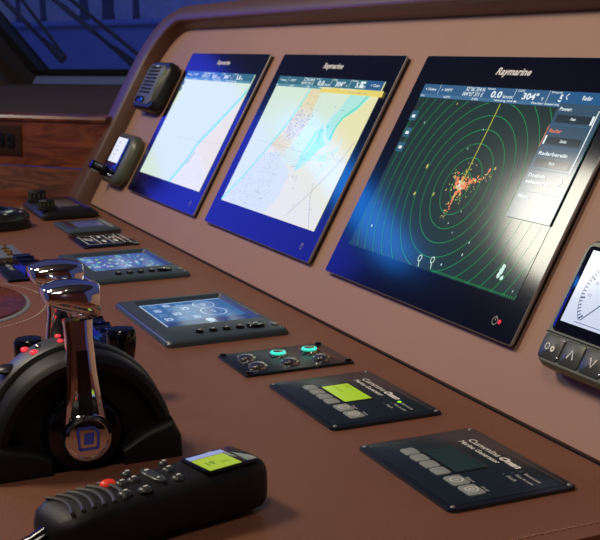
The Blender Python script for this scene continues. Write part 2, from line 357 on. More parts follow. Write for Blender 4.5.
def half_clip(poly, ax, lim, keep_less):
    out = []
    for i in range(len(poly)):
        a, c = poly[i-1], poly[i]; ia = (a[ax] <= lim) == keep_less; ic = (c[ax] <= lim) == keep_less
        if ia != ic:
            k = (lim-a[ax])/(c[ax]-a[ax]); out.append((a[0]+k*(c[0]-a[0]), a[1]+k*(c[1]-a[1])))
        if ic: out.append(tuple(c))
    return out
def clip(poly, box):
    for ax, lim, kl in ((0, box[0], False), (0, box[1], True), (1, box[2], False), (1, box[3], True)):
        if poly: poly = half_clip(poly, ax, lim, kl)
    return poly
def area_p(b, m, pts, z, box):
    q = clip([tuple(p) for p in pts], box)
    if len(q) > 2: b.use(m).poly([(p[0], p[1], z) for p in q])
def seg_p(b, m, pts, w, z, box):
    b.use(m)
    for a, c in zip(pts, pts[1:]):
        q = Vector((c[0]-a[0], c[1]-a[1])); 
        if q.length == 0: continue
        n = Vector((-q.y, q.x)).normalized()*w/2
        r = clip([(a[0]+n.x, a[1]+n.y), (a[0]-n.x, a[1]-n.y), (c[0]-n.x, c[1]-n.y), (c[0]+n.x, c[1]+n.y)], box)
        if len(r) > 2: b.poly([(p[0], p[1], z) for p in r])
def speckle(b, ms, poly, n, z, box, s0=.0006, s1=.0016):
    xs = [p[0] for p in poly]; ys = [p[1] for p in poly]; k = 0
    while k < n:
        x, y = random.uniform(min(xs), max(xs)), random.uniform(min(ys), max(ys)); k += 1
        if not inside((x, y), poly) or not (box[0]+.002 < x < box[1]-.002 and box[2]+.002 < y < box[3]-.002): continue
        a, c = random.uniform(s0, s1), random.uniform(s0, s1); b.use(random.choice(ms)).poly([(x, y, z), (x+a, y+.3*c, z), (x+.7*a, y+c, z), (x-.2*a, y+.8*c, z)])
Z0 = MT+.0004
# --- display one: sea chart with a diagonal coast
u = -1.0512; d1 = display(u, 'leftmost large black display, chart mostly pale sea with a diagonal coastline')
bx = screen_box(u); x0, x1, y0, y1 = bx; b = MB().use(sea); b.poly(lift([(x0, y0), (x1, y0), (x1, y1), (x0, y1)], Z0))
coast = [(-0.8248, 0.1003), (-0.7861, 0.1453), (-0.7693, 0.1833), (-0.7072, 0.2396), (-0.6651, 0.2789), (-0.6312, 0.3185)]
area_p(b, cream, coast+[(x1+.1, y1), (x1+.1, y0-.1), coast[0]], Z0+.0002, bx)
area_p(b, pink, [coast[0], coast[1], coast[2], (-0.6491, 0.1357), (-0.6031, 0.0938)], Z0+.0003, bx)
seg_p(b, turq_l, coast, .012, Z0+.0004, bx); seg_p(b, turq, coast, .0035, Z0+.0006, bx)
speckle(b, [lav, dot_b, beige], [(-0.7826, 0.1721), (-0.7465, 0.1792), (-0.6294, 0.1094), (-0.7568, 0.1040), (-0.7788, 0.1319)], 500, Z0+.0007, bx)
seg_p(b, dot_b, [(-0.7784, 0.1441), (-0.7650, 0.1595), (-0.7570, 0.1703)], .003, Z0+.0008, bx); seg_p(b, line_m, [(-0.8934, 0.1901), (-0.7089, 0.1922), (-0.5646, 0.1983)], .0004, Z0+.0008, bx)
for k in range(5): seg_p(b, lav, [(x0+.05+.06*k, y0), (x0+.05+.06*k, y1)], .0003, Z0+.0005, bx)
header(b, x0, x1, y1, Z0+.001, hdr, hdr2)
for k in range(2): b.use(hdr).poly(lift([(x0, y1-.032-.013*k), (x0+.012, y1-.032-.013*k), (x0+.012, y1-.022-.013*k), (x0, y1-.022-.013*k)], Z0+.001))
b.build('screen', None, d1, smooth=False)
# --- display two: river chart
u = -0.5645; d2 = display(u, 'middle large black display, chart with cream land and a turquoise river')
bx = screen_box(u); x0, x1, y0, y1 = bx; b = MB().use(sea); b.poly(lift([(x0, y0), (x1, y0), (x1, y1), (x0, y1)], Z0))
cst = [(-0.5320, 0.1048), (-0.4856, 0.1534), (-0.4630, 0.1821), (-0.4428, 0.2084), (-0.4131, 0.2538), (-0.3971, 0.2889), (-0.3909, 0.3113), (-0.3832, 0.3251)]
area_p(b, cream, cst+[(x1+.1, y1), (x1+.1, y0-.1), (x0, y0-.05)], Z0+.0002, bx)
town = cst[1:]+[(-0.3379, 0.3098), (-0.3284, 0.2870), (-0.3468, 0.2496), (-0.3690, 0.2146), (-0.3704, 0.1742), (-0.3644, 0.1414), (-0.3484, 0.1002), (-0.5259, 0.1002)]
area_p(b, pink, [(-0.5320, 0.1048), (-0.4856, 0.1534), (-0.4428, 0.2084), (-0.3275, 0.2115), (-0.1645, 0.2030), (-0.1061, 0.1000), (-0.3928, 0.0956)], Z0+.0003, bx)
area_p(b, beige, [(-0.4428, 0.2084), (-0.4131, 0.2538), (-0.3971, 0.2889), (-0.3909, 0.3113), (-0.3379, 0.3098), (-0.3284, 0.2870), (-0.3468, 0.2496), (-0.3836, 0.2066)], Z0+.0004, bx)
area_p(b, lav, [(-0.5320, 0.1048), (-0.4856, 0.1534), (-0.4588, 0.1931), (-0.3946, 0.2023), (-0.3253, 0.1756), (-0.3215, 0.1384), (-0.3484, 0.1002)], Z0+.0004, bx)
area_p(b, sea, [(-0.3518, 0.3093), (-0.2554, 0.3095), (-0.2504, 0.2718), (-0.2680, 0.2166), (-0.2951, 0.1820), (-0.3806, 0.1900), (-0.3637, 0.2167), (-0.3432, 0.2532)], Z0+.0005, bx)
seg_p(b, turq_l, cst, .006, Z0+.0006, bx); seg_p(b, turq, cst, .0018, Z0+.0007, bx)
area_p(b, turq_l, [(-0.2491, 0.3097), (-0.1783, 0.3078), (-0.2072, 0.2804), (-0.2318, 0.2697), (-0.2415, 0.2566), (-0.2393, 0.2316), (-0.2617, 0.2172), (-0.2849, 0.1927), (-0.3118, 0.1770), (-0.3142, 0.2061), (-0.3029, 0.2428), (-0.2794, 0.2605), (-0.2628, 0.2774), (-0.2528, 0.2938)], Z0+.0007, bx)
seg_p(b, turq, [(-0.1870, 0.3105), (-0.2070, 0.2866), (-0.2349, 0.2695), (-0.2447, 0.2532), (-0.2454, 0.2343)], .0055, Z0+.0009, bx)
seg_p(b, turq, [(-0.2668, 0.2549), (-0.2865, 0.2440), (-0.2789, 0.2269)], .004, Z0+.0009, bx)
seg_p(b, sea, [(-0.2820, 0.2796), (-0.2828, 0.2571), (-0.2642, 0.2360), (-0.2349, 0.2242)], .0065, Z0+.0010, bx)
seg_p(b, sea2, [(-0.2692, 0.2771), (-0.2866, 0.2407), (-0.3042, 0.2037)], .006, Z0+.0008, bx)
seg_p(b, sea, [(-0.2056, 0.2374), (-0.2126, 0.2091), (-0.2318, 0.1761)], .006, Z0+.0006, bx)
seg_p(b, sea2, [(-0.3031, 0.1893), (-0.2557, 0.2050), (-0.2002, 0.2225)], .003, Z0+.0011, bx)
area_p(b, sea2, [(-0.2603, 0.2093), (-0.2276, 0.2108), (-0.2218, 0.2020), (-0.2497, 0.1993)], Z0+.0011, bx)
speckle(b, [dot_d, dot_b, beige, dot_b, line_m], town, 1500, Z0+.0010, bx, .0008, .0020)
speckle(b, [dot_d, dot_d, dot_b], [(-0.4151, 0.2485), (-0.3885, 0.2740), (-0.3359, 0.2669), (-0.3509, 0.2327), (-0.3904, 0.2196)], 260, Z0+.0011, bx, .0010, .0024)
seg_p(b, line_m, [(-0.5016, 0.2143), (-0.3242, 0.2085), (-0.1461, 0.2063)], .0003, Z0+.0011, bx)
seg_p(b, line_m, [(-0.1648, 0.2376), (-0.1771, 0.2124), (-0.1985, 0.1828), (-0.2329, 0.1448), (-0.2683, 0.1116)], .0011, Z0+.0011, bx); seg_p(b, line_m, [(-0.1750, 0.1008), (-0.2176, 0.1467), (-0.2291, 0.1670)], .0010, Z0+.0011, bx)
for k in range(26):
    x, y = random.uniform(x0+.12, x1-.02), random.uniform(y0+.01, y1-.04); seg_p(b, random.choice([line_m, dot_d, dot_b]), [(x, y), (x+random.uniform(.003, .012), y+random.uniform(-.004, .008))], .0007, Z0+.0011, bx)
header(b, x0, x1, y1, Z0+.0013, hdr, hdr2)
b.use(yel).poly(lift([(-0.3525, 0.3134), (-0.1510, 0.3134), (-0.1499, 0.3044), (-0.3545, 0.3050)], Z0+.0014)); b.use(dot_d).text('Anchorage area', (-0.2461, 0.3067)[0]-.01, (-0.2461, 0.3067)[0]+.05, y1-.0215, y1-.0185, Z0+.0016)
b.use(hdr_b).poly(lift([(x1-.05, y1-.0135), (x1, y1-.0135), (x1, y1), (x1-.05, y1)], Z0+.0015)); b.use(ink).text('< Chart', x1-.036, x1-.008, y1-.009, y1-.005, Z0+.0017, .01)
b.use(ink).poly(lift([(x1-.068, y1-.012), (x1-.058, y1-.012), (x1-.058, y1-.007), (x1-.068, y1-.007)], Z0+.0015)); b.poly(lift([(x1-.070, y1-.005), (x1-.054, y1-.005), (x1-.054, y1-.002), (x1-.070, y1-.002)], Z0+.0015))
b.build('screen', None, d2, smooth=False)
# --- display three: radar
u = -0.0822; d3 = display(u, 'rightmost large black display showing green radar rings')
bx = screen_box(u); x0, x1, y0, y1 = bx
rad_bg = em('radar_background', 26, 50, 44, .9); ring_m = em('radar_ring', 34, 150, 84, .9); head_m = em('radar_heading', 190, 196, 84, .9)
b = MB().use(rad_bg); b.poly(lift([(x0, y0), (x1, y0), (x1, y1), (x0, y1)], Z0))
cx, cy = 0.1345, 0.2063; rg = 0.01753
fine = (x0+.0005, x1-.0005, y0+.0005, y1-.019)
for k in range(1, 16):
    R = rg*k; q = ring2(cx, cy, R, n=72); seg_p(b, ring_m, q+[q[0]], .00085, Z0+.0002, fine)
seg_p(b, head_m, [(cx, cy), (cx+.001, y1-.018)], .0015, Z0+.0004, fine)
e_red = em('echo_red', 232, 130, 88, 1.1); e_yel = em('echo_yellow', 206, 200, 110, 1); e_pink = em('echo_pink', 232, 190, 160, 1); e_wht = em('echo_white', 200, 230, 220, 1)
def blob(m, x, y, a, c, z): 
    n = 7; b.use(m).poly([(x+a*(.7+.6*random.random())*math.cos(2*PI*i/n), y+c*(.7+.6*random.random())*math.sin(2*PI*i/n), z) for i in range(n)])
for (ang, ln, n, w_) in ((20, .055, 42, .006), (55, .018, 18, .006), (150, .030, 24, .008), (200, .018, 16, .006), (262, .046, 34, .005), (300, .02, 14, .006), (100, .02, 14, .006), (0, .02, 20, .006)):
    for i in range(n):
        t_ = (i/n)**.9; a = math.radians(ang+random.uniform(-7, 7)); r_ = ln*t_; x = cx+r_*math.cos(a)+random.gauss(0, w_*.25*(1-t_*.5)); y = cy+r_*math.sin(a)+random.gauss(0, w_*.25)
        s_ = random.uniform(.0010, .0026)*(1.25-t_); blob(e_red if t_ < .7 and random.random() < .75 else e_yel, x, y, s_, s_, Z0+.0006+.00001*i)
for i in range(34): a = random.uniform(0, 2*PI); r_ = random.uniform(.012, .030); blob(e_yel, cx+r_*math.cos(a), cy+r_*math.sin(a), .0008, .0008, Z0+.0006)
for i in range(14): a = random.uniform(0, 2*PI); r_ = random.uniform(0, .007); blob(random.choice([e_pink, e_wht, e_red]), cx+r_*math.cos(a), cy+r_*math.sin(a), .0017, .0017, Z0+.0009)
for p_, s_, m_ in (((0.0459, 0.2219), .004, e_yel), ((0.0470, 0.1864), .0035, e_yel), ((0.0878, 0.1901), .003, e_yel), ((0.1760, 0.2296), .004, e_red), ((0.1853, 0.2330), .003, e_yel), ((0.0457, 0.3047), .002, e_yel), ((0.1266, 0.2759), .0015, e_wht), ((0.1138, 0.2509), .0015, e_wht),
                ((0.1460, 0.1616), .0016, e_wht), ((0.1624, 0.1524), .0014, e_wht), ((0.2025, 0.1469), .002, e_wht), ((0.2002, 0.1322), .002, e_wht), ((0.1706, 0.1149), .002, e_wht), ((-0.0090, 0.2761), .002, e_wht), ((0.1604, 0.1778), .0015, e_wht), ((-0.0159, 0.1340), .003, e_wht), ((0.3122, 0.1121), .0018, e_wht)):
    blob(m_, p_[0], p_[1], s_*.45, s_*.8 if s_ > .0025 else s_*.8, Z0+.0007)
for q in range(7): p_ = (0.2806, 0.1262); blob(e_wht, p_[0]+random.gauss(0, .002), p_[1]+random.gauss(0, .004), .003, .003, Z0+.0007)
for i in range(46):  # dotted bearing scale along the lower edge
    x = cx+.02+i*.0042
    if x < x1-.004: b.use(ring_m).poly(lift([(x, y0+.001), (x+.0016, y0+.001), (x+.0016, y0+.0032), (x, y0+.0032)], Z0+.0005))
for p_ in ((0.1235, 0.1125), (0.1499, 0.1148)):   # magnifier marks
    b.use(e_wht).line(ring2(p_[0], p_[1]+.002, .0035, n=16), .0012, Z0+.0008, True); b.line([(p_[0]+.001, p_[1]-.002), (p_[0]+.004, p_[1]-.008)], .0014, Z0+.0008)
btn = em('button_blue', 46, 96, 120, .9); hb3 = em('header_steel', 52, 98, 140, .85); hb4 = em('header_steel_light', 74, 118, 158, .85); menu = em('menu_blue', 58, 88, 110, .8); menu_d = em('menu_field', 34, 52, 60, .8); orange = em('menu_orange', 222, 128, 92, .95)
for p_ in ((-0.0426, 0.2837), (-0.0390, 0.2609), (-0.0391, 0.2406)):
    b.use(btn).poly(lift(rr(p_[0]-.0085, p_[0]+.0085, p_[1]-.0065, p_[1]+.0065, .001, 2), Z0+.0006)); b.use(ink).poly(lift(rr(p_[0]-.004, p_[0]+.004, p_[1]-.0025, p_[1]+.0015, .0008, 2), Z0+.0008))
header(b, x0, x1, y1, Z0+.001, hb3, hb4)
mx0 = (0.2447, 0.3118)[0]; my0 = (0.2408, 0.1844)[1]
b.use(menu).poly(lift([(mx0, my0), (x1, my0), (x1, y1-.0135), (mx0, y1-.0135)], Z0+.0013))
b.use(hdr_b).poly(lift([(mx0, y1-.0135), (x1, y1-.0135), (x1, y1), (mx0, y1)], Z0+.0014))
zt = Z0+.0017
b.use(ink).line([(mx0+.010, y1-.0025), (mx0+.006, y1-.006), (mx0+.010, y1-.0095)], .0013, zt); mw = x1-mx0
b.text('Radar', mx0+mw*.45, mx0+mw*.66, y1-.009, y1-.004, zt, .02)
def mt(s, ya, h=.0042, m=ink, a=.07, c=.5): b.use(m).text(s, mx0+mw*a, mx0+mw*c, ya, ya+h, zt, .02)
ym = y1-.0135
mt('Power:', ym-.0085, a=.07, c=.34); mt('Radar', ym-.0335, m=orange, a=.07, c=.34); mt('Radarbereik:', ym-.0590, a=.07, c=.72); mt('Doelinfo', ym-.084, a=.07, c=.46); mt('selecteren', ym-.091, a=.07, c=.62); mt('Menu', ym-.108, a=.07, c=.30)
for k, s_ in enumerate(('Aan', 'Zenden', 'Kort')):
    yy = ym-.0215-.0250*k; b.use(menu_d).poly(lift([(mx0+mw*.08, yy), (mx0+mw*.84, yy), (mx0+mw*.84, yy+.0085), (mx0+mw*.08, yy+.0085)], zt-.0001))
    b.use(ink).text(s_, mx0+mw*.40, mx0+mw*(.52+.03*(k == 1)), yy+.0028, yy+.0062, zt+.0001, .02)
b.use(ink).poly(lift([(mx0+mw*.84, ym-.022), (mx0+mw*.89, ym-.022), (mx0+mw*.89, ym-.012), (mx0+mw*.84, ym-.012)], zt)); b.poly(lift([(mx0+mw*.04, ym-.047), (mx0+mw*.08, ym-.047), (mx0+mw*.08, ym-.037), (mx0+mw*.04, ym-.037)], zt))
b.use(orange).poly(lift([(mx0, ym-.050), (mx0+.0012, ym-.050), (mx0+.0012, ym-.026), (mx0, ym-.026)], zt)); b.use(hb4)
for k in range(4): b.line([(mx0, ym-.0245-.025*k), (x1-.004, ym-.0245-.025*k)], .0005, zt)
b.use(ink).line([(x1-.0065, ym-.075), (x1-.0065, ym-.006)], .0016, zt); b.line([(x1-.016, ym-.080), (x1-.012, ym-.0845), (x1-.016, ym-.089)], .001, zt)
b.build('screen', None, d3, smooth=False)
red_l = em('red_led', 235, 50, 60, 1.2); p_ = (0.3131, 0.0791)
b = MB(); b.lathe((p_[0], p_[1], MT), [(.0024, .0001), (.002, .0006)], 'z', 16); b.build('power_light', red_l, d3)

# ================================================================== other panel devices
# black slotted alarm speaker, upper left
u0, u1, v0, v1 = -1.232, -1.082, .228, .338
t = thing('alarm_speaker', 'dark slotted speaker unit mounted above the small white screened gadget', 'speaker', (u0, v0, 0), panel=True)
b = MB(); r = .022
b.stack([lift(rr(u0+i, u1-i, v0+i, v1-i, r-min(i, .018), 6), z) for i, z in ((.004, 0), (.004, .006), (0, .008), (0, .022), (.0015, .026), (.005, .029))]); b.build('housing', black_p, t)
b = MB(); b.stack([lift(rr(u0+i, u1-i-.012, v0+i, v1-i, r-min(i, .018), 6), z) for i, z in ((.010, .0288), (.010, .0305), (.0125, .0315))]); b.build('face_plate', mat('dark_pewter', srgb(104, 108, 100), .42, metal=.3), t)
b = MB(); b.tube([(u1-.016, v0+.018, .026), (u1-.013, (v0+v1)/2, .029), (u1-.016, v1-.018, .026)], [.006, .009, .006], 10); b.build('side_trim', olive, t)
for k in range(8):
    y = v0+.034+k*.0082; b = MB(); b.slab(u0+.028, u1-.050, y, y+.0040, .0302, .0330, .0018, .0006, 3); b.build('slot', black_r, t)
b = MB(); b.slab(u0+.026, u1-.062, v0+.012, v0+.026, .031, .0335, .004, .0008, 4); b.build('badge', black_g, t)
b = MB(); b.slab(u0+.06, u0+.08, v1-.016, v1-.012, .0314, .0320, .001, .0003, 2); b.build('status_light', em('pale_led', 190, 200, 210, .8), t)
# small gadget with white screen and a knob
u0, u1, v0, v1 = -1.236, -1.083, .058, .170
t = thing('autopilot_controller', 'small oval controller with lit white screen and black knob', 'controller', (u0, v0, 0), panel=True)
b = MB(); r = .030
b.stack([lift(rr(u0+i, u1-i, v0+i, v1-i, r-min(i, .02), 7), z) for i, z in ((.005, 0), (.003, .006), (0, .010), (0, .018), (.003, .023), (.009, .0265))]); b.build('housing', olive, t)
b = MB(); b.stack([lift(rr(u0+i, u1-i-.022, v0+i, v1-i, r-min(i, .02), 7), z) for i, z in ((.010, .0262), (.010, .0280), (.012, .0285))]); b.build('face_plate', black_g, t)
sx0, sx1, sy0, sy1 = -1.203, -1.128, .101, .157
b = MB().use(em('gadget_white', 225, 232, 246, 1.05)); b.poly(lift([(sx0, sy0), (sx1, sy0), (sx1, sy1), (sx0, sy1)], .0288))
b.use(dot_b)
for k in range(5): b.poly(lift([(sx0+.015, sy0+.008+.009*k), (sx0+.030+.006*(k % 3), sy0+.008+.009*k), (sx0+.030+.006*(k % 3), sy0+.0095+.009*k), (sx0+.015, sy0+.0095+.009*k)], .0290))
b.use(red_l).poly(lift([(sx0+.03, sy1-.012), (sx0+.034, sy1-.012), (sx0+.034, sy1-.008), (sx0+.03, sy1-.008)], .0291)); b.build('screen', None, t, smooth=False)
b = MB(); b.slab(-1.205, -1.122, .084, .099, .0283, .0292, .003, .0004, 3); b.build('blue_strip', mat('deep_blue', srgb(22, 34, 120), .15), t)
b = MB(); b.lathe((-1.192, .078, .028), [(.013, 0), (.013, .006), (.010, .009), (.0105, .030), (.0095, .034), (.004, .035)], 'z', 22); k_ = b.build('knob', black_g, t)
b = MB()
for k in range(4): a = 2*PI*k/4+.5; b.tube([(-1.192+.0105*math.cos(a), .078+.0105*math.sin(a), .040), (-1.192+.0105*math.cos(a), .078+.0105*math.sin(a), .058)], .0012, 6)
b.build('grip_ribs', silver, k_)
for k in range(3): b = MB(); b.ellip((-1.150+.014*k, .072, .0285), .004, .004, .002, 12, 5, True); b.build('button', silver, t)
# instrument on the right
u0, u1, v0, v1 = .4035, .5325, .0555, .180
t = thing('wind_instrument', 'dark instrument with white dial screen at the right edge, beside the radar display', 'instrument', (u0, v0, 0), panel=True)
r = .016
b = MB(); b.stack([lift(rr(u0+i, u1-i, v0+i, v1-i, r-min(i, .013), 6), z) for i, z in ((.004, 0), (.002, .004), (0, .008), (0, .018), (.0015, .0215), (.004, .0235))]); b.build('housing', olive, t)
b = MB(); b.stack([lift(rr(u0+.008+i, u1-.008-i, v0+.033+i, v1-.008-i, .006, 5), z) for i, z in ((0, .0233), (0, .0241), (.001, .0246))]); b.build('face_glass', black_g, t)
sx0, sx1, sy0, sy1 = .4195, .5165, .0985, .168
b = MB().use(em('dial_white', 205, 214, 236, 1)); b.poly(lift([(sx0, sy0), (sx1, sy0), (sx1, sy1), (sx0, sy1)], .0249))
dcx, dcy, dr = .468, .130, .0370; dk = em('dial_navy', 40, 70, 120, .9); zz = .0251
b.use(dk).line([(dcx+dr*math.cos(a), dcy+dr*math.sin(a)) for a in [-.8+(PI+1.6)*i/40 for i in range(41)]], .0006, zz); b.line([(.4375, .1015), (.4985, .1015)], .0006, zz)
for i in range(49):
    a = -.75+(PI+1.5)*i/48; L_ = .0042 if i % 6 else .0062; b.line([(dcx+dr*math.cos(a), dcy+dr*math.sin(a)), (dcx+(dr-L_)*math.cos(a), dcy+(dr-L_)*math.sin(a))], .0011 if i % 6 else .0018, zz+.0001)
for i in range(1, 9): a = PI+.55-(PI+1.1)*i/9; s_ = str(i*10); b.text(s_, dcx+(dr-.011)*math.cos(a)-.002, dcx+(dr-.011)*math.cos(a)+.002, dcy+(dr-.011)*math.sin(a)-.0014, dcy+(dr-.011)*math.sin(a)+.0014, zz)
b.line([(dcx+.004, dcy+.003), (dcx-.0235, dcy-.026)], .0012, zz+.0002); b.build('screen', None, t, smooth=False)
b = MB(); b.slab(u0+.003, u1-.003, v0+.0300, v0+.0312, .0232, .0240, .0005, .0002, 2); b.build('key_line', black_r, t)
kb = mat('keypad_dark', srgb(58, 62, 58), .35)
for k in range(4):
    a0 = u0+.006+k*.0297; b = MB(); b.slab(a0, a0+.0285, v0+.006, v0+.029, .0228, .0246, .003, .0008, 4); kk = b.build('key', kb, t)
    b = MB(); c_ = a0+.0142; yy = v0+.0175
    if k == 0: b.line(ring2(c_-.005, yy, .0028, n=16), .001, .0249, True); b.line(ring2(c_+.003, yy-.001, .002, n=12), .0018, .0249, True)
    elif k == 1: b.line([(c_-.004, yy-.004), (c_, yy+.004), (c_+.004, yy-.004)], .0015, .0249)
    elif k == 2: b.line([(c_-.004, yy+.004), (c_, yy-.004), (c_+.004, yy+.004)], .0015, .0249)
    else: b.text('MENU', c_-.006, c_+.006, yy-.0015, yy+.0015, .0249, .02)
    b.build('key_symbol', white_i, kk, smooth=False)
for k in (1, 3):
    a0 = u0+.006+k*.0297-.0006; b = MB(); b.tube([(a0, v0+.010, .0250), (a0, v0+.026, .0250)], .0010, 6); b.ellip((a0, v0+.026, .025), .0018, .0018, .0012); b.ellip((a0, v0+.010, .025), .0018, .0018, .0012); b.build('accent_bar', silver, t)

# ================================================================== desk devices
def engine_display(x0, y0, label, style):
    # framed monitor lying in the desk; buttons along the near side
    dx, dy = .2400, .1538; t = thing('engine_display', label, 'display', (x0, y0, 0), 'framed displays set in the desktop')
    x1, y1 = x0+dx, y0+dy
    q = [(.0, 0), (.0, .004), (.0018, .0070), (.0038, .0080)]
    i0, i1, j0, j1 = x0+.016, x0+.166, y0+.026, y0+.142
    b = MB().use(grey_f); n = 5
    lo = [lift(rr(x0+i, x1-i, y0+i, y1-i, .007, n), z) for i, z in q]
    lo += [lift(rr(i0-.004, i1+.004, j0-.004, j1+.004, .003, n), .008), lift(rr(i0, i1, j0, j1, .002, n), .0022)]
    b.stack(lo, True, False); bm_ = b.build('frame', None, t)
    for q_ in ([(x0+.008, y0+.0030), (x1-.012, y0+.0030)], [(i0+.004, j1+.0030), (i1-.004, j1+.0030)]): b = MB(); b.line(q_, .0021, .00815); b.build('edge_line', silver, t, smooth=False)  # highlights painted as silver ribbons where the frame edges catch light
    Z = .0024
    c1 = em('panel_blue_'+style, *((58, 104, 160) if style == 'gauges' else (70, 100, 160)), .95); c2 = em('pale_blue', 180, 205, 232, .95); c3 = em('mid_blue', 96, 140, 190, .95); c4 = em('deep_screen', 34, 62, 120, .95)
    b = MB().use(c1); b.poly(lift([(i0, j0), (i1, j0), (i1, j1), (i0, j1)], Z)); w, h = i1-i0, j1-j0
    if style == 'gauges':
        b.use(c4).poly(lift([(i0+w*.72, j0), (i1, j0), (i1, j1), (i0+w*.72, j1)], Z+.0001))
        for cx_, cy_, r_ in ((.20, .72, .017), (.48, .72, .020)): b.use(c2).line(ring2(i0+w*cx_, j0+h*cy_, r_*1.15, r_*.8, 28), .0014, Z+.0002, True); b.use(c3).line(ring2(i0+w*cx_, j0+h*cy_, r_*.8, r_*.5, 24), .0010, Z+.0002, True); b.use(c2).text('12.4', i0+w*cx_-.007, i0+w*cx_+.007, j0+h*cy_-.003, j0+h*cy_+.003, Z+.0003, .02)
        for k in range(4):
            for r_ in range(3): b.use(c2 if (k+r_) % 2 else c3).text(('87', '1450', '3.2', '52')[(k+r_) % 4], i0+w*(.06+.17*k), i0+w*(.16+.17*k), j0+h*(.10+.16*r_), j0+h*(.19+.16*r_), Z+.0002, .03)
        b.use(c2).poly(lift(ring2(i0+w*.78, j0+h*.55, .009, .006, 20), Z+.0003)); b.text('AUTO', i0+w*.82, i0+w*.97, j0+h*.50, j0+h*.60, Z+.0003, .02)
        b.use(c2).line([(i0+.002, j0+.003), (i1-.002, j0+.003)], .002, Z+.0002); b.line([(i0+.003, j0+.002), (i0+.003, j1-.002)], .002, Z+.0002)
    else:
        sp = [em('v_violet', 110, 100, 160, .95), em('v_teal', 90, 170, 180, .95), c2, em('v_blue', 60, 90, 190, .95), em('v_green', 150, 200, 150, .95)]
        for k in range(150):
            x, y = i0+w*random.random()*.93, j0+h*random.random()*.9; a, c = random.uniform(.002, .010), random.uniform(.0012, .006); b.use(random.choice(sp)).poly(lift([(x, y), (x+a, y), (x+a, min(y+c, j1)), (x, min(y+c, j1))], Z+.0002+.000002*k))
        for k in range(8): b.use(sp[k % 3]).text('1850', i0+w*(.05+.11*k), i0+w*(.12+.11*k), j0+h*.08, j0+h*.18, Z+.0008, .03)
    b.build('screen', None, t, smooth=False)
    bx_ = x1-.0275
    for k in range(4): b = MB(); b.lathe((bx_, y0+.0490+k*.0170, .008), [(.0052, 0), (.0052, .002), (.0044, .0035), (.002, .0038)], 'z', 16); kk = b.build('button', black_g, t); b = MB(); b.poly(lift(ring2(bx_, y0+.0490+k*.0170, .0016, n=8), .0120)); b.build('button_mark', white_i, kk, smooth=False)
    b = MB(); b.stack([lift(ring2(bx_, y0+.1200, .0105*s_, .0115*s_, 24), z) for s_, z in ((1, .008), (1, .0105), (.85, .0120), (.35, .0123))]); dp = b.build('direction_pad', black_g, t)
    b = MB(); b.lathe((bx_, y0+.1200, .0120), [(.0035, 0), (.003, .0012)], 'z', 14); b.build('enter_key', silver, dp)
    b = MB(); b.slab(bx_-.007, bx_+.007, y0+.1385, y0+.1485, .008, .0100, .002, .0006, 3); b.build('power_key', silver, t)
    b = MB(); b.ellip((x1-.011, y1-.007, .0078), .002, .002, .0012, 10, 5, True); b.build('screw', silver, t)
    return t
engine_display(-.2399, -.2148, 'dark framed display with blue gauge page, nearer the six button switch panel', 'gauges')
engine_display(-.6345, -.2100, 'dark framed display with multicoloured page, beside the black and white switch plate', 'video')

